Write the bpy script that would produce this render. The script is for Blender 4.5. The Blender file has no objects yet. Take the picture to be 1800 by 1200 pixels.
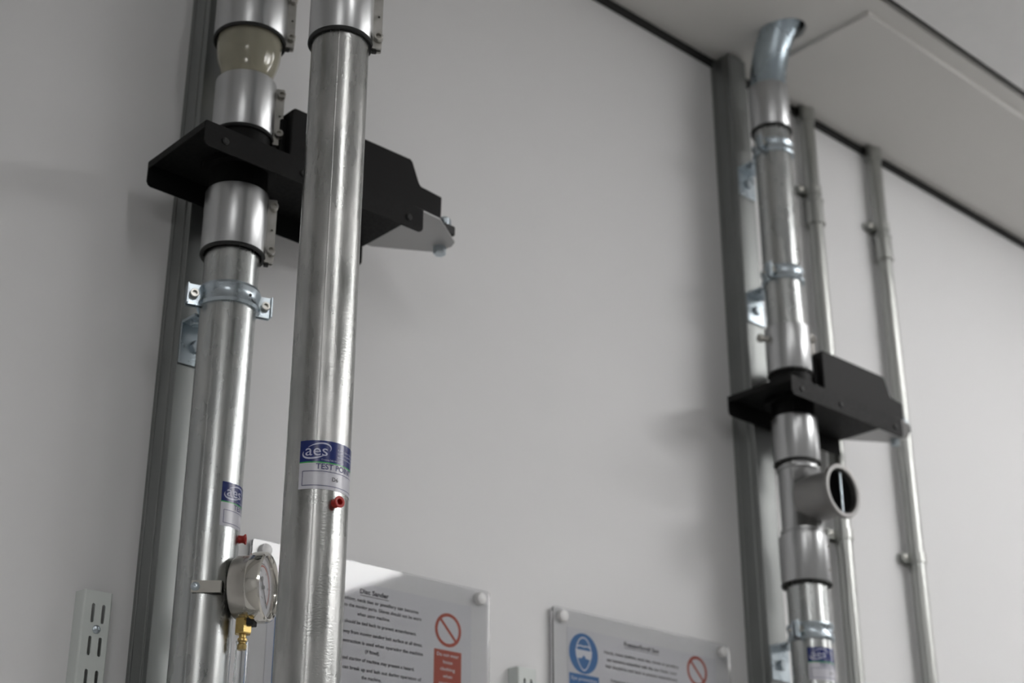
import bpy, bmesh, math, random
from mathutils import Vector, Matrix
random.seed(7)
PI = math.pi
R = math.radians
sc = bpy.context.scene
COL = sc.collection

# ------------------------------------------------------------------ camera, world, exposure
EYE = 1.5                       # camera height; the wall is the plane y = WALL, x runs along it
WALL = 1.38
CEIL = EYE + 1.469
TH, PSI = R(23.8), R(42.4)
cam_d = bpy.data.cameras.new('camera')
cam_d.sensor_width = 36.0
cam_d.lens = 36.0 * 2717.0 / 1800.0
cam_d.clip_start = 0.02
cam_d.dof.use_dof = True
cam_d.dof.focus_distance = 1.41
cam_d.dof.aperture_fstop = 5.8
cam = bpy.data.objects.new('camera', cam_d)
COL.objects.link(cam)
cam.location = (0, 0, EYE)
fwd = Vector((math.sin(PSI) * math.cos(TH), math.cos(PSI) * math.cos(TH), math.sin(TH)))
cam.rotation_euler = fwd.to_track_quat('-Z', 'Y').to_euler()
sc.camera = cam

world = bpy.data.worlds.new('world')
sc.world = world
world.use_nodes = True
world.node_tree.nodes['Background'].inputs[0].default_value = (0.5, 0.5, 0.5, 1)
world.node_tree.nodes['Background'].inputs[1].default_value = 0.1

sc.view_settings.view_transform = 'Standard'
sc.view_settings.look = 'None'
sc.view_settings.gamma = 1.0
sc.view_settings.use_curve_mapping = False
sc.view_settings.exposure = 0.30

LAMP = 14.0                      # brightness of the opal diffusers of the room's ceiling lamps
LAMPS = [                       # x, y, size x, size y
    (3.0, -0.5, 0.6, 0.6), (2.9, -1.6, 0.6, 0.6), (0.64, -0.75, 0.06, 1.9),
    (-1.6, -1.6, 0.6, 0.6), (5.6, -0.5, 0.6, 0.6), (2.70, 0.55, 1.4, 0.05)]


# ------------------------------------------------------------------ materials
def mat(name, col, rough=0.5, metal=0.0, **k):
    m = bpy.data.materials.new(name)
    m.use_nodes = True
    b = m.node_tree.nodes['Principled BSDF']
    b.inputs['Base Color'].default_value = (*col, 1)
    b.inputs['Roughness'].default_value = rough
    b.inputs['Metallic'].default_value = metal
    for kk, v in k.items():
        b.inputs[kk.replace('_', ' ')].default_value = v
    return m


def noisy(name, c1, c2, rough, metal, scale, stretch=(1, 1, 1), rvar=0.08, bump=0.0, bscale=None, bstretch=None, detail=5,
          lo=0.3, hi=0.7):
    """metal or paint whose tone, gloss and relief vary with a stretched noise in object space"""
    m = mat(name, c1, rough, metal)
    nt = m.node_tree
    b = nt.nodes['Principled BSDF']
    tc = nt.nodes.new('ShaderNodeTexCoord')
    mp = nt.nodes.new('ShaderNodeMapping')
    mp.inputs['Scale'].default_value = stretch
    nz = nt.nodes.new('ShaderNodeTexNoise')
    nz.inputs['Scale'].default_value = scale
    nz.inputs['Detail'].default_value = detail
    nt.links.new(tc.outputs['Object'], mp.inputs['Vector'])
    nt.links.new(mp.outputs['Vector'], nz.inputs['Vector'])
    rp = nt.nodes.new('ShaderNodeValToRGB')
    rp.color_ramp.elements[0].position = lo
    rp.color_ramp.elements[1].position = hi
    rp.color_ramp.elements[0].color = (*c1, 1)
    rp.color_ramp.elements[1].color = (*c2, 1)
    nt.links.new(nz.outputs['Fac'], rp.inputs['Fac'])
    nt.links.new(rp.outputs['Color'], b.inputs['Base Color'])
    mr = nt.nodes.new('ShaderNodeMapRange')
    mr.inputs['From Min'].default_value = 0.3
    mr.inputs['From Max'].default_value = 0.7
    mr.inputs['To Min'].default_value = max(0.02, rough - rvar)
    mr.inputs['To Max'].default_value = rough + rvar
    nt.links.new(nz.outputs['Fac'], mr.inputs['Value'])
    nt.links.new(mr.outputs['Result'], b.inputs['Roughness'])
    if bump:
        n2 = nt.nodes.new('ShaderNodeTexNoise')
        n2.inputs['Scale'].default_value = bscale or scale
        n2.inputs['Detail'].default_value = 4
        mp2 = nt.nodes.new('ShaderNodeMapping')
        mp2.inputs['Scale'].default_value = bstretch or stretch
        nt.links.new(tc.outputs['Object'], mp2.inputs['Vector'])
        nt.links.new(mp2.outputs['Vector'], n2.inputs['Vector'])
        bp = nt.nodes.new('ShaderNodeBump')
        bp.inputs['Strength'].default_value = bump
        bp.inputs['Distance'].default_value = 0.001
        nt.links.new(n2.outputs['Fac'], bp.inputs['Height'])
        nt.links.new(bp.outputs['Normal'], b.inputs['Normal'])
    return m


M = {}
M['wall'] = noisy('wall_paint', (0.77, 0.77, 0.775), (0.79, 0.79, 0.795), 0.62, 0, 2.0, bump=0.05, bscale=180)
M['room_wall'] = mat('room_wall_paint', (0.6, 0.6, 0.6), 0.7)
M['ceiling'] = noisy('ceiling_board', (0.66, 0.65, 0.63), (0.68, 0.67, 0.65), 0.75, 0, 3.0)
M['tile'] = noisy('ceiling_tile', (0.8, 0.8, 0.8), (0.82, 0.82, 0.82), 0.8, 0, 40.0, bump=0.08, bscale=300)
M['floor'] = noisy('vinyl_floor', (0.52, 0.51, 0.49), (0.56, 0.55, 0.53), 0.5, 0, 30.0)
M['black_gap'] = mat('black_gap', (0.008, 0.008, 0.008), 0.7)
M['galv'] = noisy('galvanised_steel', (0.42, 0.44, 0.44), (0.50, 0.51, 0.50), 0.28, 1.0, 60, (1, 1, 0.35), 0.05,
                  bump=0.08, bscale=520, bstretch=(0.8, 0.8, 1.6))
M['galv_worn'] = noisy('worn_galvanised_steel', (0.32, 0.33, 0.32), (0.52, 0.52, 0.51), 0.28, 1.0, 55, (1, 1, 0.25), 0.08,
                       bump=0.16, bscale=420, bstretch=(0.8, 0.8, 1.6), detail=8)
M['conduit'] = noisy('conduit_steel', (0.40, 0.41, 0.395), (0.47, 0.48, 0.46), 0.33, 1.0, 30, (1, 1, 0.2), 0.05)
M['strut'] = noisy('strut_steel', (0.25, 0.26, 0.255), (0.30, 0.31, 0.305), 0.42, 1.0, 40, (1, 1, 0.2), 0.06)
M['alu'] = noisy('satin_aluminium', (0.47, 0.48, 0.485), (0.53, 0.535, 0.54), 0.31, 1.0, 30, (1, 1, 0.1), 0.04,
                 bump=0.03, bscale=200, bstretch=(1, 1, 0.05))
M['zinc'] = noisy('bright_zinc', (0.46, 0.53, 0.58), (0.58, 0.64, 0.68), 0.30, 1.0, 50, (1, 1, 1), 0.06)
M['zinc_blue'] = noisy('blue_zinc_elbow', (0.42, 0.50, 0.56), (0.52, 0.60, 0.65), 0.28, 1.0, 25, (1, 1, 1), 0.06)
M['steel'] = noisy('stainless_case', (0.52, 0.50, 0.465), (0.58, 0.56, 0.52), 0.3, 1.0, 60, (1, 1, 0.2), 0.05)
M['chrome'] = mat('polished_steel', (0.70, 0.68, 0.63), 0.1, 1.0)
M['brass'] = noisy('brass', (0.60, 0.44, 0.16), (0.68, 0.50, 0.20), 0.3, 1.0, 90, (1, 1, 1), 0.06)
M['bolt'] = mat('bolt_steel', (0.50, 0.49, 0.46), 0.3, 1.0)
M['flange'] = noisy('cast_flange', (0.42, 0.415, 0.39), (0.50, 0.49, 0.47), 0.38, 1.0, 120)
M['black'] = noisy('black_powder_coat', (0.0035, 0.0035, 0.0035), (0.005, 0.005, 0.005), 0.6, 0, 250, bump=0.1, bscale=900)
M['black_lid'] = mat('black_moulding', (0.004, 0.004, 0.004), 0.55, Specular_IOR_Level=0.2)
M['black'].node_tree.nodes['Principled BSDF'].inputs['Specular IOR Level'].default_value = 0.22
M['rubber'] = mat('black_rubber', (0.010, 0.011, 0.011), 0.55)
M['slide'] = mat('slide_sheet', (0.44, 0.44, 0.44), 0.5, 0.5)
M['cast'] = noisy('grey_cast_port', (0.27, 0.265, 0.26), (0.31, 0.305, 0.30), 0.5, 0.9, 60)
M['red'] = mat('red_plastic', (0.42, 0.018, 0.012), 0.4)
M['white_metal'] = mat('white_enamel', (0.66, 0.70, 0.68), 0.4)
M['paper'] = mat('printed_paper', (0.71, 0.71, 0.75), 0.7)
M['ink'] = mat('dark_ink', (0.045, 0.04, 0.06), 0.7)
M['ink_red'] = mat('red_ink', (0.44, 0.075, 0.04), 0.6)
M['ink_blue'] = mat('blue_ink', (0.03, 0.16, 0.43), 0.6)
M['ink_white'] = mat('white_ink', (0.80, 0.82, 0.88), 0.6)
M['label_white'] = mat('label_white', (0.62, 0.62, 0.68), 0.25)
M['label_blue'] = mat('label_blue', (0.012, 0.025, 0.15), 0.22)
M['label_green'] = mat('label_green', (0.05, 0.36, 0.10), 0.25)
M['label_ink'] = mat('label_ink', (0.03, 0.035, 0.15), 0.3)
M['label_text'] = mat('label_text', (0.55, 0.57, 0.72), 0.25)
M['dial'] = mat('dial_white', (0.66, 0.66, 0.70), 0.4)
M['needle'] = mat('needle_black', (0.015, 0.015, 0.015), 0.4)
M['backing'] = mat('milky_backing', (0.76, 0.76, 0.78), 0.6)
M['knob'] = mat('white_plastic', (0.80, 0.80, 0.80), 0.3)


def clear(name, col, rough, ior=1.45):
    m = mat(name, col, rough)
    b = m.node_tree.nodes['Principled BSDF']
    b.inputs['Transmission Weight'].default_value = 1.0
    b.inputs['IOR'].default_value = ior
    return m


M['clear_bell'] = clear('yellowed_clear_plastic', (0.66, 0.63, 0.50), 0.10)
M['clear_bell'].node_tree.nodes['Principled BSDF'].inputs['Transmission Weight'].default_value = 0.6
M['hose'] = clear('clear_hose', (0.93, 0.94, 0.95), 0.08, 1.3)
M['acrylic'] = clear('acrylic_sheet', (0.985, 0.99, 0.99), 0.03, 1.3)
M['lens'] = clear('gauge_glass', (0.98, 0.98, 0.98), 0.0, 1.2)
M['lamp'] = mat('opal_diffuser', (0.9, 0.9, 0.9), 0.5)
M['lamp'].node_tree.nodes['Principled BSDF'].inputs['Emission Color'].default_value = (1.0, 0.99, 0.985, 1)
M['lamp'].node_tree.nodes['Principled BSDF'].inputs['Emission Strength'].default_value = LAMP
M['lamp_body'] = mat('lamp_body', (0.8, 0.8, 0.8), 0.4)


# ------------------------------------------------------------------ mesh helpers
class MB:
    def __init__(s):
        s.v = []
        s.f = []

    def add(s, vs, fs, mx=None):
        o = len(s.v)
        s.v += [tuple(mx @ Vector(p)) if mx else tuple(p) for p in vs]
        s.f += [tuple(i + o for i in f) for f in fs]
        return s

    def box(s, a, b, mx=None):
        (x0, y0, z0), (x1, y1, z1) = a, b
        v = [(x0, y0, z0), (x1, y0, z0), (x1, y1, z0), (x0, y1, z0), (x0, y0, z1), (x1, y0, z1), (x1, y1, z1), (x0, y1, z1)]
        f = [(0, 3, 2, 1), (4, 5, 6, 7), (0, 1, 5, 4), (1, 2, 6, 5), (2, 3, 7, 6), (3, 0, 4, 7)]
        return s.add(v, f, mx)

    def lathe(s, prof, n=48, mx=None, closed=True, a0=0.0, a1=2 * PI):
        """prof: closed loop (or open line) of (r, z) turned round the z axis"""
        full = abs(a1 - a0 - 2 * PI) < 1e-6
        m = len(prof)
        k = n if full else n + 1
        v = []
        for i in range(k):
            a = a0 + (a1 - a0) * i / n
            for r, z in prof:
                v.append((r * math.cos(a), r * math.sin(a), z))
        f = []
        for i in range(n):
            i2 = (i + 1) % k
            for j in range(m if closed else m - 1):
                j2 = (j + 1) % m
                f.append((i * m + j, i2 * m + j, i2 * m + j2, i * m + j2))
        if not full and closed:
            f.append(tuple(range(m))[::-1])
            f.append(tuple((k - 1) * m + j for j in range(m)))
        return s.add(v, f, mx)

    def solid(s, prof, n=32, mx=None):
        """open (r, z) line from bottom to top with end caps"""
        m = len(prof)
        v = [(r * math.cos(2 * PI * i / n), r * math.sin(2 * PI * i / n), z) for i in range(n) for r, z in prof]
        f = []
        for i in range(n):
            i2 = (i + 1) % n
            for j in range(m - 1):
                f.append((i * m + j, i2 * m + j, i2 * m + j + 1, i * m + j + 1))
        f.append(tuple(i * m for i in range(n))[::-1])
        f.append(tuple(i * m + m - 1 for i in range(n)))
        return s.add(v, f, mx)

    def prism(s, poly, h0, h1, mx=None, holes=()):
        """polygon (counter-clockwise) with holes in the local xy plane, from z = h0 to h1"""
        bm = bmesh.new()
        loops = [list(poly)] + [list(h) for h in holes]
        edges = []
        for lp in loops:
            vs = [bm.verts.new((p[0], p[1], h0)) for p in lp]
            for i in range(len(vs)):
                edges.append(bm.edges.new((vs[i], vs[(i + 1) % len(vs)])))
        bmesh.ops.triangle_fill(bm, use_beauty=True, use_dissolve=False, edges=edges, normal=(0, 0, -1))
        faces = list(bm.faces)
        if abs(h1 - h0) > 1e-9:
            g = bmesh.ops.extrude_face_region(bm, geom=faces)
            for e in g['geom']:
                if isinstance(e, bmesh.types.BMVert):
                    e.co.z = h1
        bmesh.ops.recalc_face_normals(bm, faces=bm.faces)
        bm.verts.index_update()
        v = [tuple(q.co) for q in bm.verts]
        f = [tuple(q.index for q in fc.verts) for fc in bm.faces]
        bm.free()
        return s.add(v, f, mx)

    def sweep(s, pts, r, n=20, cap=True):
        """round tube along a list of points"""
        pts = [Vector(p) for p in pts]
        up = None
        rings = []
        for i, p in enumerate(pts):
            t = (pts[min(i + 1, len(pts) - 1)] - pts[max(i - 1, 0)]).normalized()
            if up is None:
                up = t.orthogonal().normalized()
            up = (up - t * up.dot(t)).normalized()
            w = t.cross(up)
            rings.append([p + (up * math.cos(2 * PI * k / n) + w * math.sin(2 * PI * k / n)) * r for k in range(n)])
        v = [q for rg in rings for q in rg]
        f = []
        for i in range(len(rings) - 1):
            for k in range(n):
                k2 = (k + 1) % n
                f.append((i * n + k, i * n + k2, (i + 1) * n + k2, (i + 1) * n + k))
        if cap:
            f.append(tuple(range(n))[::-1])
            f.append(tuple((len(rings) - 1) * n + k for k in range(n)))
        return s.add(v, f)

    def build(s, name, m, parent=None, bevel=0.0, smooth=35, loc=None):
        me = bpy.data.meshes.new(name)
        me.from_pydata(s.v, [], s.f)
        me.validate()
        bm = bmesh.new()
        bm.from_mesh(me)
        bmesh.ops.recalc_face_normals(bm, faces=bm.faces)
        bm.to_mesh(me)
        bm.free()
        me.materials.append(M[m])
        if smooth:
            me.shade_smooth()
            me.set_sharp_from_angle(angle=R(smooth))
        o = bpy.data.objects.new(name, me)
        COL.objects.link(o)
        if parent:
            o.parent = parent
        if loc:
            o.location = loc
        if bevel:
            b = o.modifiers.new('bevel', 'BEVEL')
            b.width = bevel
            b.segments = 3
            b.limit_method = 'ANGLE'
            b.angle_limit = R(40)
        return o


def tag(o, label, cat, group=None):
    o['label'] = label
    o['category'] = cat
    if group:
        o['group'] = group
    return o


def thing(name, label, cat, loc=(0, 0, 0), rz=0.0, group=None):
    o = bpy.data.objects.new(name, None)
    COL.objects.link(o)
    o.empty_display_size = 0.05
    o.location = loc
    o.rotation_euler = (0, 0, rz)
    return tag(o, label, cat, group)


def struct(o):
    o['kind'] = 'structure'
    return o


def axis_mx(origin, d, up=(0, 0, 1)):
    """matrix whose local z points along d"""
    d = Vector(d).normalized()
    u = Vector(up)
    if abs(d.dot(u)) > 0.98:
        u = Vector((1, 0, 0))
    x = u.cross(d).normalized()
    y = d.cross(x)
    m = Matrix((x, y, d)).transposed().to_4x4()
    m.translation = Vector(origin)
    return m


def circle(cx, cy, r, n=16, rev=True):
    p = [(cx + r * math.cos(2 * PI * i / n), cy + r * math.sin(2 * PI * i / n)) for i in range(n)]
    return p[::-1] if rev else p


def rrect(x0, y0, x1, y1, r, n=4):
    p = []
    for cx, cy, a in ((x1 - r, y1 - r, 0), (x0 + r, y1 - r, 90), (x0 + r, y0 + r, 180), (x1 - r, y0 + r, 270)):
        for i in range(n + 1):
            t = R(a + 90 * i / n)
            p.append((cx + r * math.cos(t), cy + r * math.sin(t)))
    return p


def text_mesh(body, height, bold=0.0, width=None, align='CENTER'):
    """flat mesh (verts, faces) of one line of lettering; height is the cap height; centred on x, baseline y = 0"""
    cu = bpy.data.curves.new('lettering', 'FONT')
    cu.body = body
    cu.size = 1.0
    cu.resolution_u = 3
    cu.offset = bold
    ob = bpy.data.objects.new('lettering', cu)
    COL.objects.link(ob)
    dg = bpy.context.evaluated_depsgraph_get()
    me = bpy.data.meshes.new_from_object(ob.evaluated_get(dg))
    v = [tuple(q.co) for q in me.vertices]
    f = [tuple(p.vertices) for p in me.polygons]
    bpy.data.objects.remove(ob)
    bpy.data.curves.remove(cu)
    bpy.data.meshes.remove(me)
    x0 = min(p[0] for p in v)
    x1 = max(p[0] for p in v)
    sy = height / 0.73
    sx = sy if width is None else width / (x1 - x0)
    ox = {'CENTER': (x0 + x1) / 2, 'LEFT': x0, 'RIGHT': x1}[align]
    return [((p[0] - ox) * sx, p[1] * sy) for p in v], f


# ------------------------------------------------------------------ the room
X0, X1, Y0 = -3.2, 6.6, -4.2
wall = struct(MB().box((X0, WALL, 0), (X1, WALL + 0.12, CEIL + 0.12)).build('wall_back', 'wall', smooth=0))
struct(MB().box((X0 - 0.1, Y0, 0), (X0, WALL, CEIL)).build('wall_left', 'room_wall', smooth=0))
struct(MB().box((X1, Y0, 0), (X1 + 0.1, WALL, CEIL)).build('wall_right', 'room_wall', smooth=0))
struct(MB().box((X0 - 0.1, Y0 - 0.1, 0), (X1 + 0.1, Y0, CEIL)).build('wall_front', 'room_wall', smooth=0))
struct(MB().box((X0 - 0.1, Y0 - 0.1, -0.1), (X1 + 0.1, WALL, 0)).build('floor', 'floor', smooth=0))
# black shadow gap where the wall meets the ceiling
struct(MB().box((X0, WALL - 0.006, CEIL - 0.014), (X1, WALL, CEIL + 0.004)).build('trim_1', 'black_gap', smooth=0))

GAP0, GAP1 = 1.075, 1.090        # black joint between the wall-side boards and the bright ceiling
PANX = 1.787                     # left end of the proud panel
ceil_o = bpy.data.objects.new('ceiling', None)
COL.objects.link(ceil_o)
ceil_o['kind'] = 'structure'
hole = [(1.731 + 0.0325 * math.cos(a), 1.244 + 0.038 * math.sin(a)) for a in [2 * PI * i / 40 for i in range(40)]][::-1]
MB().prism([(X0, GAP1), (X1, GAP1), (X1, WALL), (X0, WALL)], CEIL, CEIL + 0.012, holes=[hole]).build('board', 'ceiling', ceil_o, smooth=0)
MB().box((PANX, 1.119, CEIL - 0.008), (X1, 1.352, CEIL)).build('panel', 'ceiling', ceil_o, smooth=0)
MB().box((X0, Y0, CEIL - 0.002), (X1, GAP0, CEIL + 0.012)).build('tile_field', 'tile', ceil_o, smooth=0)
MB().box((X0, Y0, CEIL + 0.06), (X1, WALL, CEIL + 0.1)).build('void', 'black_gap', ceil_o, smooth=0)

for i, (lx, ly, sx, sy) in enumerate(LAMPS):
    t = thing('ceiling_light', ['square opal ceiling lamp to the right of the camera', 'square opal ceiling lamp mirrored in the disc sander notice',
                                'narrow lamp batten running out from the wall above the camera', 'square opal ceiling lamp far to the left',
                                'square opal ceiling lamp far to the right', 'narrow lamp batten beyond the top right corner'][i], 'lamp', (lx, ly, CEIL - 0.002), 0, 'ceiling lamps of the room')
    MB().box((-sx / 2 - 0.02, -sy / 2 - 0.02, -0.016), (sx / 2 + 0.02, sy / 2 + 0.02, 0)).build('frame', 'lamp_body', t, smooth=0)
    MB().prism(rrect(-sx / 2, -sy / 2, sx / 2, sy / 2, min(0.03, min(sx, sy) * 0.3)), -0.06 if min(sx, sy) > 0.1 else (-0.028 if sy > sx else -0.040), -0.016).build('diffuser', 'lamp', t, smooth=0)


# ------------------------------------------------------------------ strut channels
def strut(x, label):
    p = [(0, 0), (.041, 0), (.041, .041), (0, .041), (0, .0345), (.0022, .0342), (.0022, .0328), (.0004, .0325), (.0004, .0135),
         (.0026, .0132), (.0026, .0080), (0, .0077)]
    o = MB().prism(p, 0, CEIL - 0.006).build('strut_channel', 'strut', bevel=0.0012, smooth=0)
    o.location = (x, WALL - 0.041, 0)
    return tag(o, label, 'channel', 'wall strut channels')


SL, SR = 0.746, 1.707
strut(SL, 'grey steel strut channel behind the pipe with the pressure gauge')
strut(SR, 'grey steel strut channel behind the pipe with the open side port')

# ------------------------------------------------------------------ pipes
RP = 0.0288
BX, BY = SL + 0.0215, 1.28       # back left run
FX, FY = 0.752, 1.08             # front left run
QX, QY = SR + 0.0185, 1.28       # right run


def tube(name, x, y, r, z0, z1, m, label, seam=None, n=72, th=0.0013):
    z0w, z1w = EYE + z0, EYE + z1
    h = z1w - z0w
    t = thing(name, label, 'pipe', (x, y, z0w))
    MB().lathe([(r - th, 0), (r, 0), (r, h), (r - th, h)], n).build('pipe_wall', m, t)
    if seam is not None:
        a = R(seam)
        w = 0.0011
        b = MB()
        pr = [(r - 0.0002, -w), (r + 0.0001, -w * 0.4), (r + 0.0001, w * 0.4), (r - 0.0002, w)]
        vs = []
        for zz in (0.0, h):
            for rr, ww in pr:
                vs.append((rr * math.cos(a) - ww * math.sin(a), rr * math.sin(a) + ww * math.cos(a), zz))
        b.add(vs, [(0, 1, 5, 4), (1, 2, 6, 5), (2, 3, 7, 6)])
        b.build('weld_seam', m, t)
    return t


tube('extraction_pipe', BX, BY, RP, -EYE + 0.0, 0.800, 'galv', 'galvanised extraction pipe carrying the round pressure gauge', seam=214)
tube('extraction_pipe', BX, BY, 0.0362, 1.045, 1.469, 'galv', 'wide grey pipe above the yellowed clear cone', n=64)
tube('extraction_pipe', FX, FY, RP, -EYE + 0.0, 0.945, 'galv_worn', 'scratched galvanised extraction pipe nearest the camera with a D6 test label', seam=231)
tube('extraction_pipe', FX, FY, RP, 0.951, 1.469, 'galv', 'galvanised pipe above the topmost coupling of the nearest pipe')
tube('extraction_pipe', QX, QY, RP, 0.885, 1.362, 'galv', 'bright galvanised pipe between the ceiling elbow and the right black gate', seam=250)
tube('extraction_pipe', QX, QY, RP, -EYE + 0.0, 0.592, 'galv', 'galvanised pipe with a blue label below the open side port', seam=262)


def hexbolt(b, mx, rad, h, n=6):
    b.solid([(rad, 0), (rad, h * 0.85), (rad * 0.86, h)], n, mx)


def socket_bolt(name, mx, r, h, parent, m='bolt'):
    """cap screw with a sunk socket"""
    b = MB()
    b.lathe([(r, 0), (r, h * 0.85), (r * 0.88, h), (r * 0.55, h), (r * 0.5, h * 0.45), (0.0001, h * 0.45), (0.0001, 0)], 20, mx)
    return b.build(name, m, parent)


def coupling(x, y, z0, z1, r, rin, label, az=None, m='alu', tail=0.006, hole_only=False):
    """split sleeve: tube, rubber seal at the lower mouth, a pair of clamp strips with two cap screws"""
    h = z1 - z0
    t = thing('pipe_coupling', label, 'coupling', (x, y, EYE + z0))
    MB().lathe([(r - 0.002, 0), (r - 0.0006, -0.0004), (r, 0.0006), (r, h - 0.0006), (r - 0.0006, h), (r - 0.002, h)], 72).build('sleeve', m, t)
    MB().lathe([(rin + 0.0001, 0.004), (r - 0.0022, 0.004), (r - 0.0022, h - 0.001), (rin + 0.0001, h - 0.001)], 64).build('liner', 'rubber', t)
    MB().lathe([(r - 0.0034, -0.0028), (r - 0.0006, -0.0038), (r + 0.0005, -0.0026), (r + 0.0004, -0.0004), (r - 0.0021, 0.003), (r - 0.0038, 0.003)], 64).build('seal_lip', 'rubber', t)
    if az is not None:
        a = R(az)
        rad = Vector((math.cos(a), math.sin(a), 0))
        tan = Vector((math.sin(a), -math.cos(a), 0))        # towards smaller angles: the camera side
        mx = Matrix((rad, Vector((0, 0, 1)), tan)).transposed().to_4x4()
        hh = h + tail
        for side, off in ((1, 0.0016), (-1, -0.0048)):
            poly = rrect(r - 0.0012, -tail, r + 0.0090, h - 0.002, 0.0018)
            holes = [circle(r + 0.0050, h * 0.45, 0.0014, 10)] if side == 1 else []
            MB().prism(poly, off, off + 0.0032, mx, holes).build('clamp_strip', 'flange', t, smooth=0)
        MB().prism(rrect(r - 0.001, -tail - 0.003, r + 0.0042, h - 0.004, 0.001), -0.0016, 0.0016, mx).build('seal_tongue', 'rubber', t, smooth=0)
        for zz in (0.006, h - 0.012):
            o = mx @ Vector((r + 0.0052, zz, 0.0048))
            socket_bolt('clamp_bolt', axis_mx(o, tan), 0.0048, 0.0068, t)
            MB().solid([(0.0022, 0), (0.0022, 0.010)], 10, axis_mx(mx @ Vector((r + 0.0052, zz, -0.009)), tan)).build('bolt_shank', 'bolt', t)
    return t


C_B = 332                        # strips stick out to the camera's right
coupling(BX, BY, 1.015, 1.085, 0.0405, 0.0362, 'wide grey coupling above the yellowed clear cone', C_B - 3, tail=0.004)
coupling(BX, BY, 0.889, 0.957, 0.0338, RP, 'grey coupling between the clear cone and the left black gate', C_B)
coupling(BX, BY, 0.745, 0.8165, 0.0340, RP, 'shiny coupling directly under the left black gate', C_B)
coupling(FX, FY, 0.9032, 0.976, 0.0323, RP, 'grey coupling at the top of the nearest pipe', C_B - 6, tail=0.005)
coupling(QX, QY, 1.292, 1.3705, 0.0322, RP, 'grey sleeve coupling under the ceiling elbow', 20, tail=0.0)
c = coupling(QX, QY, 0.876, 0.948, 0.0335, RP, 'shiny coupling standing on the right black gate', 338, tail=0.002)
MB().solid([(0.0045, 0), (0.0045, 0.012), (0.006, 0.012), (0.006, 0.018)], 16,
           axis_mx((-0.029, 0.012, 0.052), (-1, 0.35, 0))).build('side_knob', 'bolt', c)
coupling(QX, QY, 0.737, 0.805, 0.0335, RP, 'shiny coupling directly under the right black gate', None)
c = coupling(QX, QY, 0.5594, 0.627, 0.0350, RP, 'grey coupling under the open side port', None)
for zz in (0.016, 0.05):
    a = R(287)
    socket_bolt('rivet', axis_mx((0.0348 * math.cos(a), 0.0348 * math.sin(a), zz), (math.cos(a), math.sin(a), 0)), 0.0022, 0.0012, c)

# yellowed clear cone
t = thing('clear_reducer', 'yellowed clear plastic cone between two grey couplings', 'reducer', (BX, BY, EYE + 0.948))
out = [(0.0280, 0), (0.0280, 0.014), (0.0288, 0.020), (0.0312, 0.029), (0.0337, 0.037), (0.0352, 0.044), (0.0360, 0.053), (0.0361, 0.095)]
inn = [(r - 0.0022, z) for r, z in out[::-1]]
MB().lathe(out + inn, 72).build('cone', 'clear_bell', t)

# elbow into the ceiling
t = thing('pipe_elbow', 'bluish galvanised elbow bending out through the ceiling', 'elbow', (QX, QY, EYE + 1.355))
RB = 0.20
pts = [(0, 0, z) for z in (0, 0.004, 0.008)] + [(0, -RB + RB * math.cos(a), 0.010 + RB * math.sin(a)) for a in [R(3.2 * i) for i in range(0, 16)]]
MB().sweep(pts, RP - 0.0002, 48, cap=False).build('elbow_tube', 'zinc_blue', t)


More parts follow.
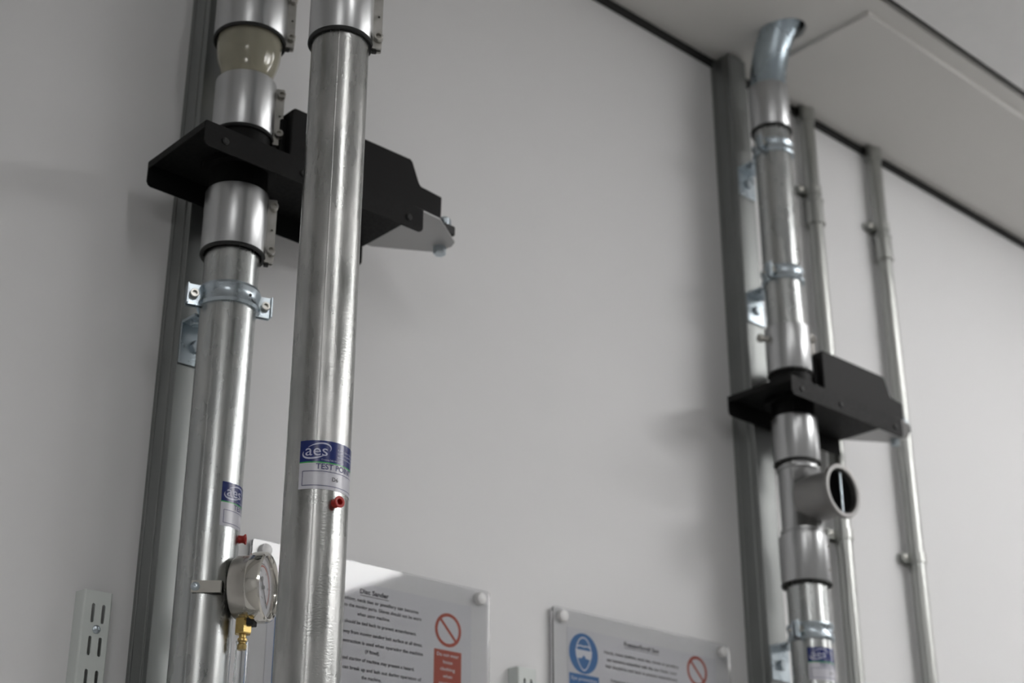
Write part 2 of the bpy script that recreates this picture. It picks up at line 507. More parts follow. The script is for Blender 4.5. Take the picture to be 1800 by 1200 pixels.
# ------------------------------------------------------------------ pipe clamps
def pipe_clamp(x, y, z, az, label, strut_x, m='zinc'):
    t = thing('pipe_clamp', label, 'clamp', (x, y, EYE + z))
    r = RP
    w = 0.0115
    prof = [(r + 0.0002, -w), (r + 0.0030, -w), (r + 0.0042, -w * 0.72), (r + 0.0030, -w * 0.42), (r + 0.0022, -w * 0.2), (r + 0.0022, w * 0.2),
            (r + 0.0030, w * 0.42), (r + 0.0042, w * 0.72), (r + 0.0030, w), (r + 0.0002, w)]
    for k in (0, 1):
        a0 = R(az + 180 * k) + 0.07
        MB().lathe(prof, 36, None, True, a0, a0 + PI - 0.14).build('half_band', m, t)
        a = R(az + 180 * k)
        rad = Vector((math.cos(a), math.sin(a), 0))
        tan = Vector((-math.sin(a), math.cos(a), 0))
        if tan.dot(Vector((-0.6, -0.8, 0))) < 0:
            tan = -tan
        mx = Matrix((rad, Vector((0, 0, 1)), tan)).transposed().to_4x4()
        for off in (0.0014, -0.0034):
            MB().prism(rrect(r + 0.0012, -w, r + 0.0165, w, 0.0018), off, off + 0.002, mx).build('ear', m, t, smooth=0)
        # folded lip of the front ear
        MB().box((r + 0.0150, -w, 0.0020), (r + 0.0168, w, 0.0075), mx).build('ear_lip', m, t, bevel=0.0004, smooth=0)
        o = mx @ Vector((r + 0.0092, 0, 0.0034))
        socket_bolt('ear_bolt', axis_mx(o, tan), 0.0048, 0.0052, t)
        MB().solid([(0.0024, 0), (0.0024, 0.012)], 10, axis_mx(mx @ Vector((r + 0.0092, 0, -0.0115)), tan)).build('bolt_shank', 'bolt', t)
    # dark screw hole in the band
    a = R(az + 300)
    MB().solid([(0.0018, 0), (0.0018, 0.0004)], 12, axis_mx(((r + 0.0023) * math.cos(a), (r + 0.0023) * math.sin(a), 0), (math.cos(a), math.sin(a), 0))).build('band_hole', 'rubber', t)
    # angle bracket on the strut and the stud that carries the band
    x0 = strut_x - x
    yb = WALL - 0.041 - y
    MB().box((x0 + 0.001, yb - 0.003, -0.056), (x0 + 0.040, yb - 0.0002, -0.008)).build('bracket_plate', m, t, bevel=0.0006, smooth=0)
    MB().prism(rrect(x0 + 0.001, r + 0.003, x0 + 0.040, yb - 0.0002, 0.002), -0.011, -0.008).build('bracket_shelf', m, t, smooth=0)
    b = MB()
    hexbolt(b, axis_mx((x0 + 0.0205, yb - 0.003, -0.034), (0, -1, 0)), 0.0075, 0.005)
    b.build('fixing_bolt', m, t, smooth=0)
    b = MB()
    hexbolt(b, axis_mx((x0 + 0.010, yb - 0.016, -0.011), (0, 0, -1)), 0.0060, 0.005)
    b.build('fixing_nut', m, t, smooth=0)
    return t


pipe_clamp(BX, BY, 0.690, -17, 'zinc pipe clamp below the left black gate', SL)
pipe_clamp(QX, QY, 1.255, 8, 'zinc pipe clamp near the ceiling elbow', SR)
pipe_clamp(QX, QY, 1.034, 8, 'zinc pipe clamp midway above the right black gate', SR)
pipe_clamp(QX, QY, 0.490, 8, 'zinc pipe clamp just above the lowest blue label', SR)


# ------------------------------------------------------------------ blast gates
def blast_gate(x, y, ztop, sx, left, label):
    """inverted black channel with down-turned flanges round the pipe, motor housing on top, sheet slide with a nose bolt"""
    t = thing('blast_gate', label, 'gate', (x, y, EYE + ztop))
    L0 = left
    L = lambda u: L0 + u * sx
    hw = 0.0565
    xe = L(0.289)
    fh = 0.029
    MB().prism([(L0, -hw), (xe, -hw), (xe, hw), (L0, hw)], -0.003, 0, holes=[circle(0, 0, 0.0312, 40)]).build('body_plate', 'black', t, smooth=0)
    # flanges: rounded lower corners, extruded in y
    fp = rrect(L0, -fh, xe, -0.0002, 0.006)
    fp = [(px, pz if pz < -fh / 2 else min(0, pz)) for px, pz in fp]
    fl = [(L0, 0), (L0, -fh + 0.005), (L0 + 0.002, -fh + 0.0015), (L0 + 0.005, -fh), (xe - 0.005, -fh), (xe - 0.002, -fh + 0.0015), (xe, -fh + 0.005), (xe, 0)]
    for yy, nm in ((-hw - 0.002, 'front_flange'), (hw, 'rear_flange')):
        mx = Matrix(((1, 0, 0, 0), (0, 0, 1, yy), (0, 1, 0, 0), (0, 0, 0, 1)))
        MB().prism(fl, 0, 0.002, mx).build(nm, 'black', t, smooth=0)
    MB().box((L0 - 0.0005, -hw, -0.0085), (L0 + 0.0015, hw, 0)).build('end_lip', 'black', t, bevel=0.0004, smooth=0)
    for u in (0.024, 0.122, 0.268):
        for s_ in (-1, 1):
            MB().solid([(0.0040, 0), (0.0040, 0.0012), (0.0028, 0.0022)], 16, axis_mx((L(u), s_ * (hw + 0.002 * (s_ < 0) + 0.002 * (s_ > 0)), -0.0165), (0, s_, 0))).build('screw', 'rubber', t)
    MB().lathe([(0.0296, -0.037), (0.0312, -0.037), (0.0312, 0.033), (0.0296, 0.033)], 56).build('spigot', 'black_lid', t)
    for z0, z1 in ((0.0, 0.008), (-0.011, -0.003)):
        MB().lathe([(0.0313, z0), (0.040, z0), (0.040, z1), (0.0313, z1)], 48).build('spigot_collar', 'black_lid', t)
    # sheet slide with tapered nose
    sl = [(L(0.13), -0.054), (L(0.292), -0.0555), (L(0.318), -0.0535), (L(0.368), -0.021), (L(0.372), -0.010), (L(0.369), 0.013), (L(0.300), 0.054), (L(0.13), 0.054)]
    MB().prism(sl, 0.0004, 0.0022).build('slide_sheet', 'slide', t, smooth=0)
    # motor housing: side profile extruded across, rounded
    pr = [(L(0.118), 0.0025), (L(0.334), 0.0025), (L(0.335), 0.044), (L(0.303), 0.0465), (L(0.300), 0.050), (L(0.2895), 0.0745), (L(0.286), 0.077), (L(0.122), 0.077), (L(0.118), 0.073)]
    y0, y1 = -0.036, 0.032
    mx = Matrix(((1, 0, 0, 0), (0, 0, 1, y0), (0, 1, 0, 0), (0, 0, 0, 1)))
    MB().prism(pr, 0, y1 - y0, mx).build('motor_housing', 'black_lid', t, bevel=0.006 * sx, smooth=40)
    MB().box((L(0.111), y0 + 0.010, 0.012), (L(0.119), y1 - 0.006, 0.064)).build('terminal_block', 'black_lid', t, bevel=0.002, smooth=0)
    # nose bolt: zinc hex head underneath, black spacer and two zinc bolts above
    nb = (L(0.362), 0.000)
    b = MB()
    hexbolt(b, axis_mx((nb[0], nb[1], 0.0004), (0, 0, -1)), 0.0078, 0.0105)
    b.build('nose_bolt', 'zinc', t, smooth=0)
    MB().box((L(0.334), -0.032, 0.0026), (L(0.360), -0.010, 0.015)).build('stop_block', 'rubber', t, bevel=0.002, smooth=0)
    b = MB()
    hexbolt(b, axis_mx((nb[0] - 0.010, -0.021, 0.015), (0, 0, 1)), 0.0075, 0.012)
    b.build('stop_bolt', 'zinc', t, smooth=0)
    b = MB()
    hexbolt(b, axis_mx((L(0.338), -0.0365, 0.013), (0, -1, 0)), 0.004, 0.003)
    b.build('stop_screw', 'zinc', t, smooth=0)
    return t


blast_gate(BX, BY, 0.853, 1.0, 0.689 - BX, 'black blast gate half hidden behind the nearest pipe')
blast_gate(QX, QY, 0.838, 0.925, 1.6485 - QX, 'black blast gate on the right pipe above the open side port')

# ------------------------------------------------------------------ tee with open side port
t = thing('branch_tee', 'galvanised tee with an open round side port facing the room', 'tee', (QX, QY, EYE + 0.592))
body = MB().lathe([(RP - 0.0015, 0), (RP, 0), (RP, 0.150), (RP - 0.0015, 0.150)], 72).build('tee_body', 'alu', t)
cut = MB().solid([(0.0265, 0), (0.0265, 0.05)], 48, axis_mx((0, 0, 0.087), (0, -1, 0))).build('cutter', 'alu')
cut.parent = t
bo = body.modifiers.new('cut', 'BOOLEAN')
bo.object = cut
bo.solver = 'EXACT'
dg = bpy.context.evaluated_depsgraph_get()
me = bpy.data.meshes.new_from_object(body.evaluated_get(dg))
body.modifiers.clear()
body.data = me
me.name = 'tee_body'
bpy.data.objects.remove(cut)
for z in (0.038, 0.043, 0.135):
    MB().lathe([(RP, z - 0.003), (RP + 0.0022, z - 0.0018), (RP + 0.0026, z), (RP + 0.0022, z + 0.0018), (RP, z + 0.003)], 64).build('bead', 'alu', t)
mxp = axis_mx((0, 0, 0.087), (0, -1, 0))
MB().lathe([(0.0318, 0.012), (0.0330, 0.012), (0.0330, 0.071), (0.0318, 0.071)], 64, mxp).build('port_tube', 'cast', t)
MB().lathe([(0.0318, 0.067), (0.0380, 0.067), (0.0392, 0.0695), (0.0392, 0.0725), (0.0380, 0.075), (0.0330, 0.075), (0.0318, 0.0735)], 64, mxp).build('port_rim', 'cast', t)
MB().lathe([(0.0290, 0.020), (0.0316, 0.020), (0.0316, 0.066), (0.0310, 0.066)], 64, mxp).build('port_lining', 'rubber', t)
MB().solid([(0.0017, 0), (0.0017, 0.0605)], 12, axis_mx((0.007, -0.066, 0.087 - 0.0302), (0, 0, 1))).build('port_glint', 'zinc', t)  # thin bright rod added to imitate a light reflection inside the port

# ------------------------------------------------------------------ conduits
CY = 1.362
CONDUITS = [(1.424 * CY, 'left'), (1.569 * CY, 'right')]
for cx, side in CONDUITS:
    who = 'conduit beside the open port pipe' if side == 'left' else 'conduit farthest right'
    t = thing('conduit_pipe', {'left': 'thin galvanised conduit running behind the open port pipe', 'right': 'thin galvanised conduit farthest right on the wall'}[side],
              'conduit', (cx, CY, 0), 0, 'thin wall conduits')
    MB().lathe([(0.0110, 0), (0.0125, 0), (0.0125, CEIL - 0.001), (0.0110, CEIL - 0.001)], 40).build('conduit_tube', 'conduit', t)
    MB().lathe([(0.0126, CEIL - 0.030), (0.0150, CEIL - 0.030), (0.0150, CEIL - 0.001), (0.0126, CEIL - 0.001)], 40).build('end_bush', 'conduit', t)
    t = thing('conduit_coupler', 'threaded coupler on the ' + who, 'coupler', (cx, CY, EYE + 1.234), 0, 'conduit couplers')
    MB().lathe([(0.0126, 0), (0.0150, 0), (0.0150, 0.048), (0.0126, 0.048)], 40).build('sleeve', 'conduit', t)
    for z in (0.0, 0.044):
        MB().lathe([(0.0150, z), (0.0166, z + 0.0006), (0.0166, z + 0.0036), (0.0150, z + 0.0042)], 40).build('ring', 'conduit', t)
    for z, nm in ((1.300, 'upper saddle clip on the ' + who), (0.692, 'lower saddle clip on the ' + who)):
        t = thing('saddle_clip', nm, 'clip', (cx, CY, EYE + z), 0, 'conduit saddle clips')
        MB().lathe([(0.0126, -0.008), (0.0146, -0.008), (0.0146, 0.008), (0.0126, 0.008)], 24, None, True, PI, 2 * PI).build('strap', 'conduit', t)
        for s_ in (-1, 1):
            MB().box((s_ * 0.0136 - 0.001, 0, -0.008), (s_ * 0.0136 + 0.001, 0.0075, 0.008)).build('strap_leg', 'conduit', t, smooth=0)
            MB().prism(rrect(min(s_ * 0.013, s_ * 0.031), -0.008, max(s_ * 0.013, s_ * 0.031), 0.008, 0.004), 0.0, 0.002,
                       axis_mx((0, 0.0080, 0), (0, -1, 0))).build('lug', 'conduit', t, smooth=0)
            MB().solid([(0.0045, 0), (0.0040, 0.0022), (0.0020, 0.0032)], 16, axis_mx((s_ * 0.023, 0.0060, 0), (0, -1, 0))).build('screw', 'bolt', t)
        MB().prism(rrect(-0.030, -0.0085, 0.030, 0.0085, 0.004), 0, 0.0050, axis_mx((0, WALL - CY - 0.0003, 0), (0, -1, 0))).build('spacer_base', 'conduit', t, smooth=0)

# ------------------------------------------------------------------ shelf uprights
def upright(x, ztop, label):
    w, d, hgt = 0.031, 0.016, 1.0
    t = thing('shelf_upright', label, 'shelf upright', (x, WALL, EYE + ztop - hgt), 0, 'twin slot shelf uprights')
    slots = []
    for k in range(31):
        zt = hgt - 0.0125 - 0.032 * k
        if zt - 0.02 < 0.005:
            break
        for cx in (w / 2 - 0.0055 + 0.001, w / 2 + 0.0055 + 0.001):
            slots.append(rrect(cx - 0.0018, zt - 0.0187, cx + 0.0018, zt, 0.0017, 3)[::-1])
    mx = axis_mx((0, -d, 0), (0, -1, 0))
    mx = Matrix(((1, 0, 0, 0), (0, 0, 1, -d), (0, 1, 0, 0), (0, 0, 0, 1)))
    MB().prism([(0.002, 0), (w - 0.002, 0), (w - 0.002, hgt), (0.002, hgt)], 0, 0.0015, mx, slots).build('slotted_face', 'white_metal', t, smooth=0)
    for s_ in (0, 1):
        x_ = lambda q: (q if s_ == 0 else w - q)
        b = MB()
        pr = [(x_(0.002), -d), (x_(0.0006), -d + 0.0006), (x_(0.0), -d + 0.002), (x_(-0.0012), -0.0003), (x_(0.0004), -0.0003), (x_(0.0016), -d + 0.0022), (x_(0.002), -d + 0.0015)]
        if s_:
            pr = pr[::-1]
        b.prism(pr, 0, hgt)
        b.build('side_wall', 'white_metal', t, smooth=60)
    MB().solid([(0.0042, 0), (0.0040, 0.0012), (0.0022, 0.0024)], 20, axis_mx((w / 2 + 0.001, -d, hgt - 0.0375), (0, -1, 0))).build('fixing_screw', 'zinc', t)
    return t


upright(0.6845, 0.386, 'white twin slot shelf upright at the lower left')
upright(1.255, 0.392, 'white twin slot shelf upright between the two notices')


# ------------------------------------------------------------------ curved test point labels
def wrap_label(x, y, zb, phi0, label, code, full=True):
    """sticker bent round a pipe; (u, v) in metres from its lower left corner"""
    W, H = 0.066, 0.0445
    r0 = RP + 0.0002
    t = thing('test_label', label, 'label', (x, y, EYE + zb))

    def wr(pts, lift):
        rr = r0 + lift
        return [(rr * math.cos(R(phi0) + u / RP), rr * math.sin(R(phi0) + u / RP), v) for u, v in pts]

    def patch(name, u0, v0, u1, v1, lift, m, par, n=None):
        n = n or max(2, int((u1 - u0) / 0.0012))
        pts = [(u0 + (u1 - u0) * i / n, v) for i in range(n + 1) for v in (v0, v1)]
        f = [(2 * i, 2 * i + 2, 2 * i + 3, 2 * i + 1) for i in range(n)]
        return MB().add(wr(pts, lift), f).build(name, m, par)

    def letters(name, s, u, v, hgt, m, par, lift=0.0003, bold=0.0, width=None, align='CENTER'):
        p, f = text_mesh(s, hgt, bold, width, align)
        return MB().add(wr([(u + a, v + b) for a, b in p], lift), f).build(name, m, par)

    base = patch('sticker', 0, 0, W, H, 0.0, 'label_white', t)
    blue = patch('blue_band', 0, H * 0.56, W, H, 0.00012, 'label_blue', t)
    patch('green_line', 0, H * 0.535, W, H * 0.56, 0.00012, 'label_green', t)
    letters('logo_letters', 'aes', 0.0150, H * 0.685, 0.0107, 'label_text', blue, width=0.0195)
    # swoosh: two tapering arcs of a tilted ellipse
    for a0, a1, wmax in ((R(-32), R(122), 0.0014), (R(152), R(300), 0.0016)):
        n = 36
        pts = []
        for i in range(n + 1):
            s = i / n
            a = a0 + (a1 - a0) * s
            wd = wmax * math.sin(PI * s) ** 0.7 + 0.00005
            for sgn in (-1, 1):
                ex, ey = (0.0128 + sgn * wd / 2) * math.cos(a), (0.0062 + sgn * wd / 2) * math.sin(a)
                ct, st = math.cos(R(17)), math.sin(R(17))
                pts.append((0.0153 + ex * ct - ey * st, H * 0.785 + ex * st + ey * ct))
        f = [(2 * i, 2 * i + 2, 2 * i + 3, 2 * i + 1) for i in range(n)]
        MB().add(wr(pts, 0.00028), f).build('logo_swoosh', 'label_text', blue)
    letters('tagline', 'Creating Safe Workplaces', 0.0195, H * 0.59, 0.0015, 'label_text', blue, width=0.022, align='LEFT')
    for k in range(3):
        letters('contact_line', ['Extraction Systems', 'Service and Testing', 'Installation'][k], 0.0345, H * (0.83 - 0.075 * k), 0.0017, 'label_text', blue,
                width=[0.026, 0.027, 0.018][k], align='LEFT')
    letters('heading', 'TEST POINT', W / 2 + 0.0015, H * 0.41, 0.0053, 'label_ink', base, width=0.039, bold=0.012)
    lw = 0.0005
    bx0, bx1, by0, by1 = 0.0033, W - 0.0033, H * 0.068, H * 0.37
    patch('frame_line', bx0, by0, bx1, by0 + lw, 0.00025, 'label_ink', base)
    patch('frame_line', bx0, by1 - lw, bx1, by1, 0.00025, 'label_ink', base)
    patch('frame_line', bx0, by0, bx0 + lw, by1, 0.00025, 'label_ink', base, 2)
    patch('frame_line', bx1 - lw, by0, bx1, by1, 0.00025, 'label_ink', base, 2)
    if code:
        letters('code', code, W / 2, H * 0.185, 0.0038, 'needle', base, bold=0.004)
    return t


wrap_label(FX, FY, 0.4235, 201.8, 'blue and white test point sticker reading D6', 'D6')
wrap_label(BX, BY, 0.4405, 255.5, 'blue and white sticker above the pressure gauge', None)
wrap_label(QX, QY, 0.4215, 204.0, 'blue and white sticker on the right pipe at the bottom edge', 'D4')


def plug(x, y, z, phi, label):
    a = R(phi)
    d = (math.cos(a), math.sin(a), 0)
    t = thing('test_plug', label, 'plug', (x + RP * d[0], y + RP * d[1], EYE + z), 0, 'red test hole plugs')
    mx = axis_mx((0, 0, 0), d) @ Matrix.Diagonal((1, 1, 0.8, 1))
    MB().lathe([(0.0001, -0.0003), (0.0042, -0.0003), (0.0036, 0.004), (0.0040, 0.0062), (0.0052, 0.0076), (0.0052, 0.0088), (0.0046, 0.0090),
                (0.0027, 0.0086), (0.0024, 0.0030), (0.0001, 0.0030)], 32, mx).build('cap', 'red', t)
    return t


plug(FX, FY, 0.4125, 270, 'red plastic plug under the D6 sticker')
plug(BX, BY, 0.4335, 318, 'red plastic plug above the pressure gauge')

# ------------------------------------------------------------------ pressure gauge
GA = R(308.5)
gn = Vector((math.cos(GA), math.sin(GA), 0))
gt = Vector((-math.sin(GA), math.cos(GA), 0))        # to the right as seen when facing the dial
gz = 0.383
gp = Vector((BX, BY, 0)) + gn * 0.0305
t = thing('pressure_gauge', 'round steel pressure gauge with brass fitting strapped to the pipe', 'gauge', (gp.x, gp.y, EYE + gz))
mx = Matrix((gt, Vector((0, 0, 1)), gn)).transposed().to_4x4()
MB().solid([(0.0255, 0.0), (0.0295, 0.0012), (0.0312, 0.004), (0.0312, 0.024), (0.0300, 0.0255)], 72, mx).build('case', 'steel', t)
bez = MB().lathe([(0.0305, 0.0195), (0.0338, 0.0195), (0.0342, 0.021), (0.0342, 0.0295), (0.0335, 0.0325), (0.0318, 0.0338), (0.0300, 0.0332), (0.0288, 0.0312), (0.0284, 0.026), (0.0305, 0.026)],
                 80, mx).build('bezel', 'chrome', t)
MB().solid([(0.0286, 0.0256), (0.0286, 0.0262)], 64, mx).build('dial', 'dial', t)
dial = t.children[-1]


def dial_mesh(name, pts, f, m, lift):
    return MB().add([(p[0], p[1], lift) for p in pts], f, mx).build(name, m, dial, smooth=0)


n = 48
for rr, wd, m, a0, a1, nm in ((0.0205, 0.0008, 'ink_red', R(-40), R(140), 'red_scale'), (0.0225, 0.0004, 'needle', R(-45), R(225), 'black_scale')):
    pts = []
    for i in range(n + 1):
        a = a0 + (a1 - a0) * i / n
        pts += [((rr - wd) * math.cos(a), (rr - wd) * math.sin(a)), ((rr + wd) * math.cos(a), (rr + wd) * math.sin(a))]
    dial_mesh(nm, pts, [(2 * i, 2 * i + 1, 2 * i + 3, 2 * i + 2) for i in range(n)], m, 0.0265)
for k in range(11):
    a = R(225 - 27 * k)
    c_, s_ = math.cos(a), math.sin(a)
    pts = [(r_ * c_ - w_ * s_, r_ * s_ + w_ * c_) for r_, w_ in ((0.0222, -0.0003), (0.0245, -0.0003), (0.0245, 0.0003), (0.0222, 0.0003))]
    dial_mesh('tick', pts, [(0, 1, 2, 3)], 'needle', 0.0265)
    if k % 2 == 0:
        p, f = text_mesh(str(k * 10) if k else '0', 0.0026)
        dial_mesh('figure', [(a_ + 0.0168 * c_, b_ + 0.0168 * s_ - 0.0013) for a_, b_ in p], f, 'needle', 0.02652)
p, f = text_mesh('mbar', 0.0024)
dial_mesh('unit', [(a_, b_ - 0.0105) for a_, b_ in p], f, 'needle', 0.02652)
# needle from the hub down to the right, with a round counterweight
a = R(-52)
ct, st = math.cos(a), math.sin(a)
nd = [(-0.009, -0.0010), (0.0, -0.0013), (0.022, -0.0003), (0.022, 0.0003), (0.0, 0.0013), (-0.009, 0.0010)]
b = MB().prism([(p_[0] * ct - p_[1] * st, p_[0] * st + p_[1] * ct) for p_ in nd], 0.0272, 0.0276, mx)
b.solid([(0.0024, 0.0272), (0.0024, 0.0280)], 20, mx @ Matrix.Translation((-0.009 * ct, -0.009 * st, 0)))
b.solid([(0.0018, 0.0262), (0.0018, 0.0284)], 20, mx)
b.build('needle', 'needle', t)
MB().solid([(0.0286, 0.0300), (0.0286, 0.0308)], 64, mx).build('glass', 'lens', t)
# brass elbow block, spigot
zb = -0.0312
fx = gn * 0.0105
MB().solid([(0.0078, zb - 0.0135), (0.0085, zb - 0.0125), (0.0085, zb + 0.0005), (0.0080, zb + 0.0015)], 6, Matrix.Translation(fx)).build('hex_fitting', 'brass', t, smooth=0)
MB().solid([(0.0040, zb - 0.0285), (0.0046, zb - 0.0275), (0.0046, zb - 0.0240), (0.0034, zb - 0.0225), (0.0034, zb - 0.0215), (0.0047, zb - 0.0205), (0.0047, zb - 0.0180), (0.0034, zb - 0.0170), (0.0034, zb - 0.0130)],
           24, Matrix.Translation(fx)).build('hose_barb', 'brass', t)
MB().box((-0.006, zb - 0.006, 0.014), (0.006, zb + 0.002, 0.022), mx).build('pressure_relief', 'rubber', t, bevel=0.001, smooth=0)
# strap with screw
a = R(221)
sp = Vector((BX + (RP + 0.0006) * math.cos(a), BY + (RP + 0.0006) * math.sin(a), 0)) - Vector((gp.x, gp.y, 0))
sd = Vector((math.cos(R(318)), math.sin(R(318)), 0))
sn = Vector((math.cos(R(228)), math.sin(R(228)), 0))
mxs = Matrix((sd, Vector((0, 0, 1)), sn)).transposed().to_4x4()
mxs.translation = sp + Vector((0, 0, -0.0045))
MB().box((-0.004, -0.0058, 0.0004), (0.0250, 0.0058, 0.0016), mxs).box((0.0238, -0.0058, -0.012), (0.0250, 0.0058, 0.0016), mxs).build('strap', 'chrome', t, smooth=0)
b = MB()
b.lathe([(0.0044, 0.0016), (0.0042, 0.0030), (0.0024, 0.0040), (0.0010, 0.0040), (0.0010, 0.0030), (0.0001, 0.0030), (0.0001, 0.0016)], 24, mxs)
b.build('strap_screw', 'zinc', t)
# hose on the barb
t = thing('clear_hose', 'clear plastic hose hanging from the brass gauge fitting', 'hose', (gp.x + fx.x, gp.y + fx.y, EYE + gz + zb - 0.30))
MB().lathe([(0.0048, 0), (0.0062, 0), (0.0062, 0.2795), (0.0048, 0.2795)], 32).build('hose_wall', 'hose', t)


# ------------------------------------------------------------------ safety notices
def notice(xl, xr, ztop, label, height=0.25):
    t = thing('safety_notice', label, 'notice', (xl, WALL, EYE + ztop - height), 0, 'acrylic safety notices')
    W = xr - xl
    mx = Matrix(((1, 0, 0, 0), (0, 0, -1, 0), (0, 1, 0, 0), (0, 0, 0, 1)))   # local z of the sheet points into the room
    MB().prism(rrect(0, 0, W, height, 0.004), 0.0035, 0.0045, mx).build('backing_sheet', 'backing', t, smooth=0)
    MB().prism(rrect(0, 0, W, height, 0.004), 0.0062, 0.0085, mx).build('acrylic_panel', 'acrylic', t, smooth=0)
    paper = MB().prism([(0.0265, 0.018), (W - 0.0265, 0.018), (W - 0.0265, height - 0.022), (0.0265, height - 0.022)], 0.0046, 0.0050, mx).build('paper_sheet', 'paper', t, smooth=0)
    for kx, kz in ((0.016, 0.011), (W - 0.016, 0.011), (0.016, height - 0.011), (W - 0.016, height - 0.011)):
        MB().solid([(0.0075, 0.0), (0.0075, 0.0110), (0.0066, 0.0130), (0.0040, 0.0142)], 28, mx @ Matrix.Translation((kx, kz, 0))).build('corner_cap', 'knob', t)
    return t, paper, mx


def on_paper(paper, mx, t, name, pts, f, m, lift=0.0052):
    return MB().add([(p[0], p[1], lift) for p in pts], f, mx).build(name, m, paper, smooth=0)


def line(paper, mx, t, s, x, z, h, m='ink', width=None, bold=0.0, lift=0.0052):
    """lettering centred at wall position (x, z)"""
    ox, oz = t.location.x, t.location.z - EYE
    p, f = text_mesh(s, h, bold, width)
    return on_paper(paper, mx, t, 'text_line', [(x - ox + a, z - oz - h * 0.4 + b) for a, b in p], f, m, lift)


def shape(paper, mx, t, name, poly, m, holes=(), lift=0.0051):
    ox, oz = t.location.x, t.location.z - EYE
    sh = lambda lp: [(p[0] - ox, p[1] - oz) for p in lp]
    return MB().prism(sh(poly), lift, lift + 0.0001, mx, [sh(h) for h in holes]).build(name, m, paper, smooth=0)


def stop_sign(paper, mx, t, cx, cz, r):
    shape(paper, mx, t, 'prohibition_ring', circle(cx, cz, r, 40, False), 'ink_red', [circle(cx, cz, r * 0.80, 40)])
    a = R(-45)
    c_, s_ = math.cos(a), math.sin(a)
    w = r * 0.085
    L = r * 0.84
    shape(paper, mx, t, 'prohibition_bar', [(cx + u * c_ - v * s_, cz + u * s_ + v * c_) for u, v in ((-L, -w), (L, -w), (L, w), (-L, w))], 'ink_red')


def goggles_sign(paper, mx, t, cx, cz):
    shape(paper, mx, t, 'blue_disc', circle(cx, cz, 0.0256, 48, False), 'ink_blue')
    head = []
    for i in range(40):
        a_ = 2 * PI * i / 40
        k = 1.0 if math.sin(a_) > 0 else (0.72 + 0.28 * (1 + math.sin(a_)))
        head.append((cx + 0.0142 * k * math.cos(a_), cz - 0.0005 + 0.0215 * math.sin(a_)))
    hin = [(cx + (p_[0] - cx) * 0.88, cz + (p_[1] - cz) * 0.92) for p_ in head][::-1]
    shape(paper, mx, t, 'head_outline', head, 'ink_white', [hin], lift=0.0053)
    hair = [(cx - 0.0120, cz + 0.0070), (cx - 0.0060, cz + 0.0088), (cx, cz + 0.0078), (cx + 0.0060, cz + 0.0090), (cx + 0.0120, cz + 0.0074), (cx + 0.0118, cz + 0.0092),
            (cx + 0.0060, cz + 0.0106), (cx, cz + 0.0094), (cx - 0.0060, cz + 0.0104), (cx - 0.0118, cz + 0.0088)]
    shape(paper, mx, t, 'hair_line', hair, 'ink_white', lift=0.0053)
    gog = [(cx - 0.0148, cz + 0.0042), (cx - 0.0138, cz - 0.0040), (cx - 0.0100, cz - 0.0068), (cx - 0.0040, cz - 0.0062), (cx - 0.0010, cz - 0.0026), (cx + 0.0010, cz - 0.0026),
           (cx + 0.0040, cz - 0.0062), (cx + 0.0100, cz - 0.0068), (cx + 0.0138, cz - 0.0040), (cx + 0.0148, cz + 0.0042)]
    shape(paper, mx, t, 'goggles', gog, 'ink_white', lift=0.0054)


t, paper, mx = notice(0.876, 1.216, 0.477, 'acrylic covered disc sander notice half hidden by the nearest pipe')
xc = 1.0437
line(paper, mx, t, 'Disc Sander', xc, 0.4452, 0.0055, width=0.041, bold=0.03)
shape(paper, mx, t, 'underline', [(xc - 0.0205, 0.4405), (xc + 0.0205, 0.4405), (xc + 0.0205, 0.4411), (xc - 0.0205, 0.4411)], 'ink')
for s, z, w in (('Loose clothing, neck ties or jewellery can become', .4345, .129), ('entangled into the moving parts. Gloves should not be worn', .4270, .138),
                ('when using machine.', .4187, .0466), ('Long hair should be tied back to prevent entanglement.', .4088, .1245),
                ('Keep hands away from moving sanding belt surface at all times.', .3972, .143), ('Ensure local extraction is used when operating the machine', .3870, .145),
                ('(if fitted).', .3782, .0205), ('Unexpected starting of machine may present a hazard.', .3680, .121),
                ('Sanding disc can break up and lash out during operation of', .3577, .142), ('the machine.', .3490, .0277)):
    line(paper, mx, t, s, xc, z, 0.0040, width=w, bold=0.02)
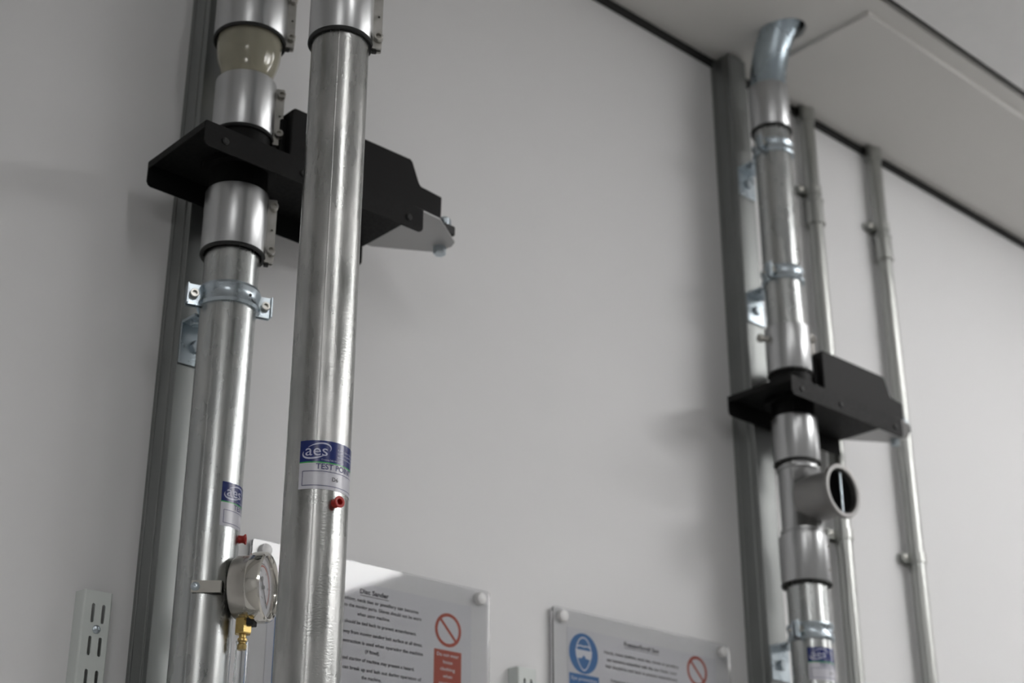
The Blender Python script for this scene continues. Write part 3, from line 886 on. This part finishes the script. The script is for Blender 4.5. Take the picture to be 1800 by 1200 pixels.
stop_sign(paper, mx, t, 1.1535, 0.4212, 0.0200)
shape(paper, mx, t, 'red_box', [(1.1328, .320), (1.1742, .320), (1.1742, .3972), (1.1328, .3972)], 'ink_red')
for k, (s, w) in enumerate((('Do not wear', .033), ('loose', .014), ('clothing', .022), ('when', .014), ('operating', .026), ('machine', .022))):
    line(paper, mx, t, s, 1.1535, 0.3915 - 0.0082 * k, 0.0042, 'ink_white', w, 0.006, 0.0054)
# the blue mandatory sign on the far side of the same notice
goggles_sign(paper, mx, t, 0.938, 0.4262)
shape(paper, mx, t, 'blue_box', [(.9120, .320), (.9640, .320), (.9640, .3972), (.9120, .3972)], 'ink_blue')

t, paper, mx = notice(1.322, 1.660, 0.479, 'acrylic covered fretsaw notice with a blue goggles sign')
xc = 1.4850
line(paper, mx, t, 'Fretsaw/Scroll Saw', xc, 0.4500, 0.0055, width=0.0665, bold=0.03)
shape(paper, mx, t, 'underline', [(xc - 0.033, 0.4453), (xc + 0.033, 0.4453), (xc + 0.033, 0.4459), (xc - 0.033, 0.4459)], 'ink')
for s, z, w in (('Hands, loose clothing, neck ties, gloves or jewellery', .4345, .1417), ('can become entangled with the saw blade. Long', .4253, .1330),
                ('hair should be tied back to prevent entanglement.', .4168, .1365), ('Unexpected starting of machine may present a hazard.', .3995, .120)):
    line(paper, mx, t, s, xc, z, 0.0040, width=w, bold=0.02)
stop_sign(paper, mx, t, 1.5930, 0.4350, 0.0202)
shape(paper, mx, t, 'red_box', [(1.5725, .320), (1.6140, .320), (1.6140, .4100), (1.5725, .4100)], 'ink_red')
cx, cz = 1.3770, 0.4268
goggles_sign(paper, mx, t, cx, cz)
shape(paper, mx, t, 'blue_box', [(1.3510, .320), (1.4035, .320), (1.4035, .4002), (1.3510, .4002)], 'ink_blue')
for k, (s, w) in enumerate((('Eye protection', .045), ('must be worn', .040))):
    line(paper, mx, t, s, cx + 0.0002, 0.3940 - 0.0085 * k, 0.0045, 'ink_white', w, 0.006, 0.0054)
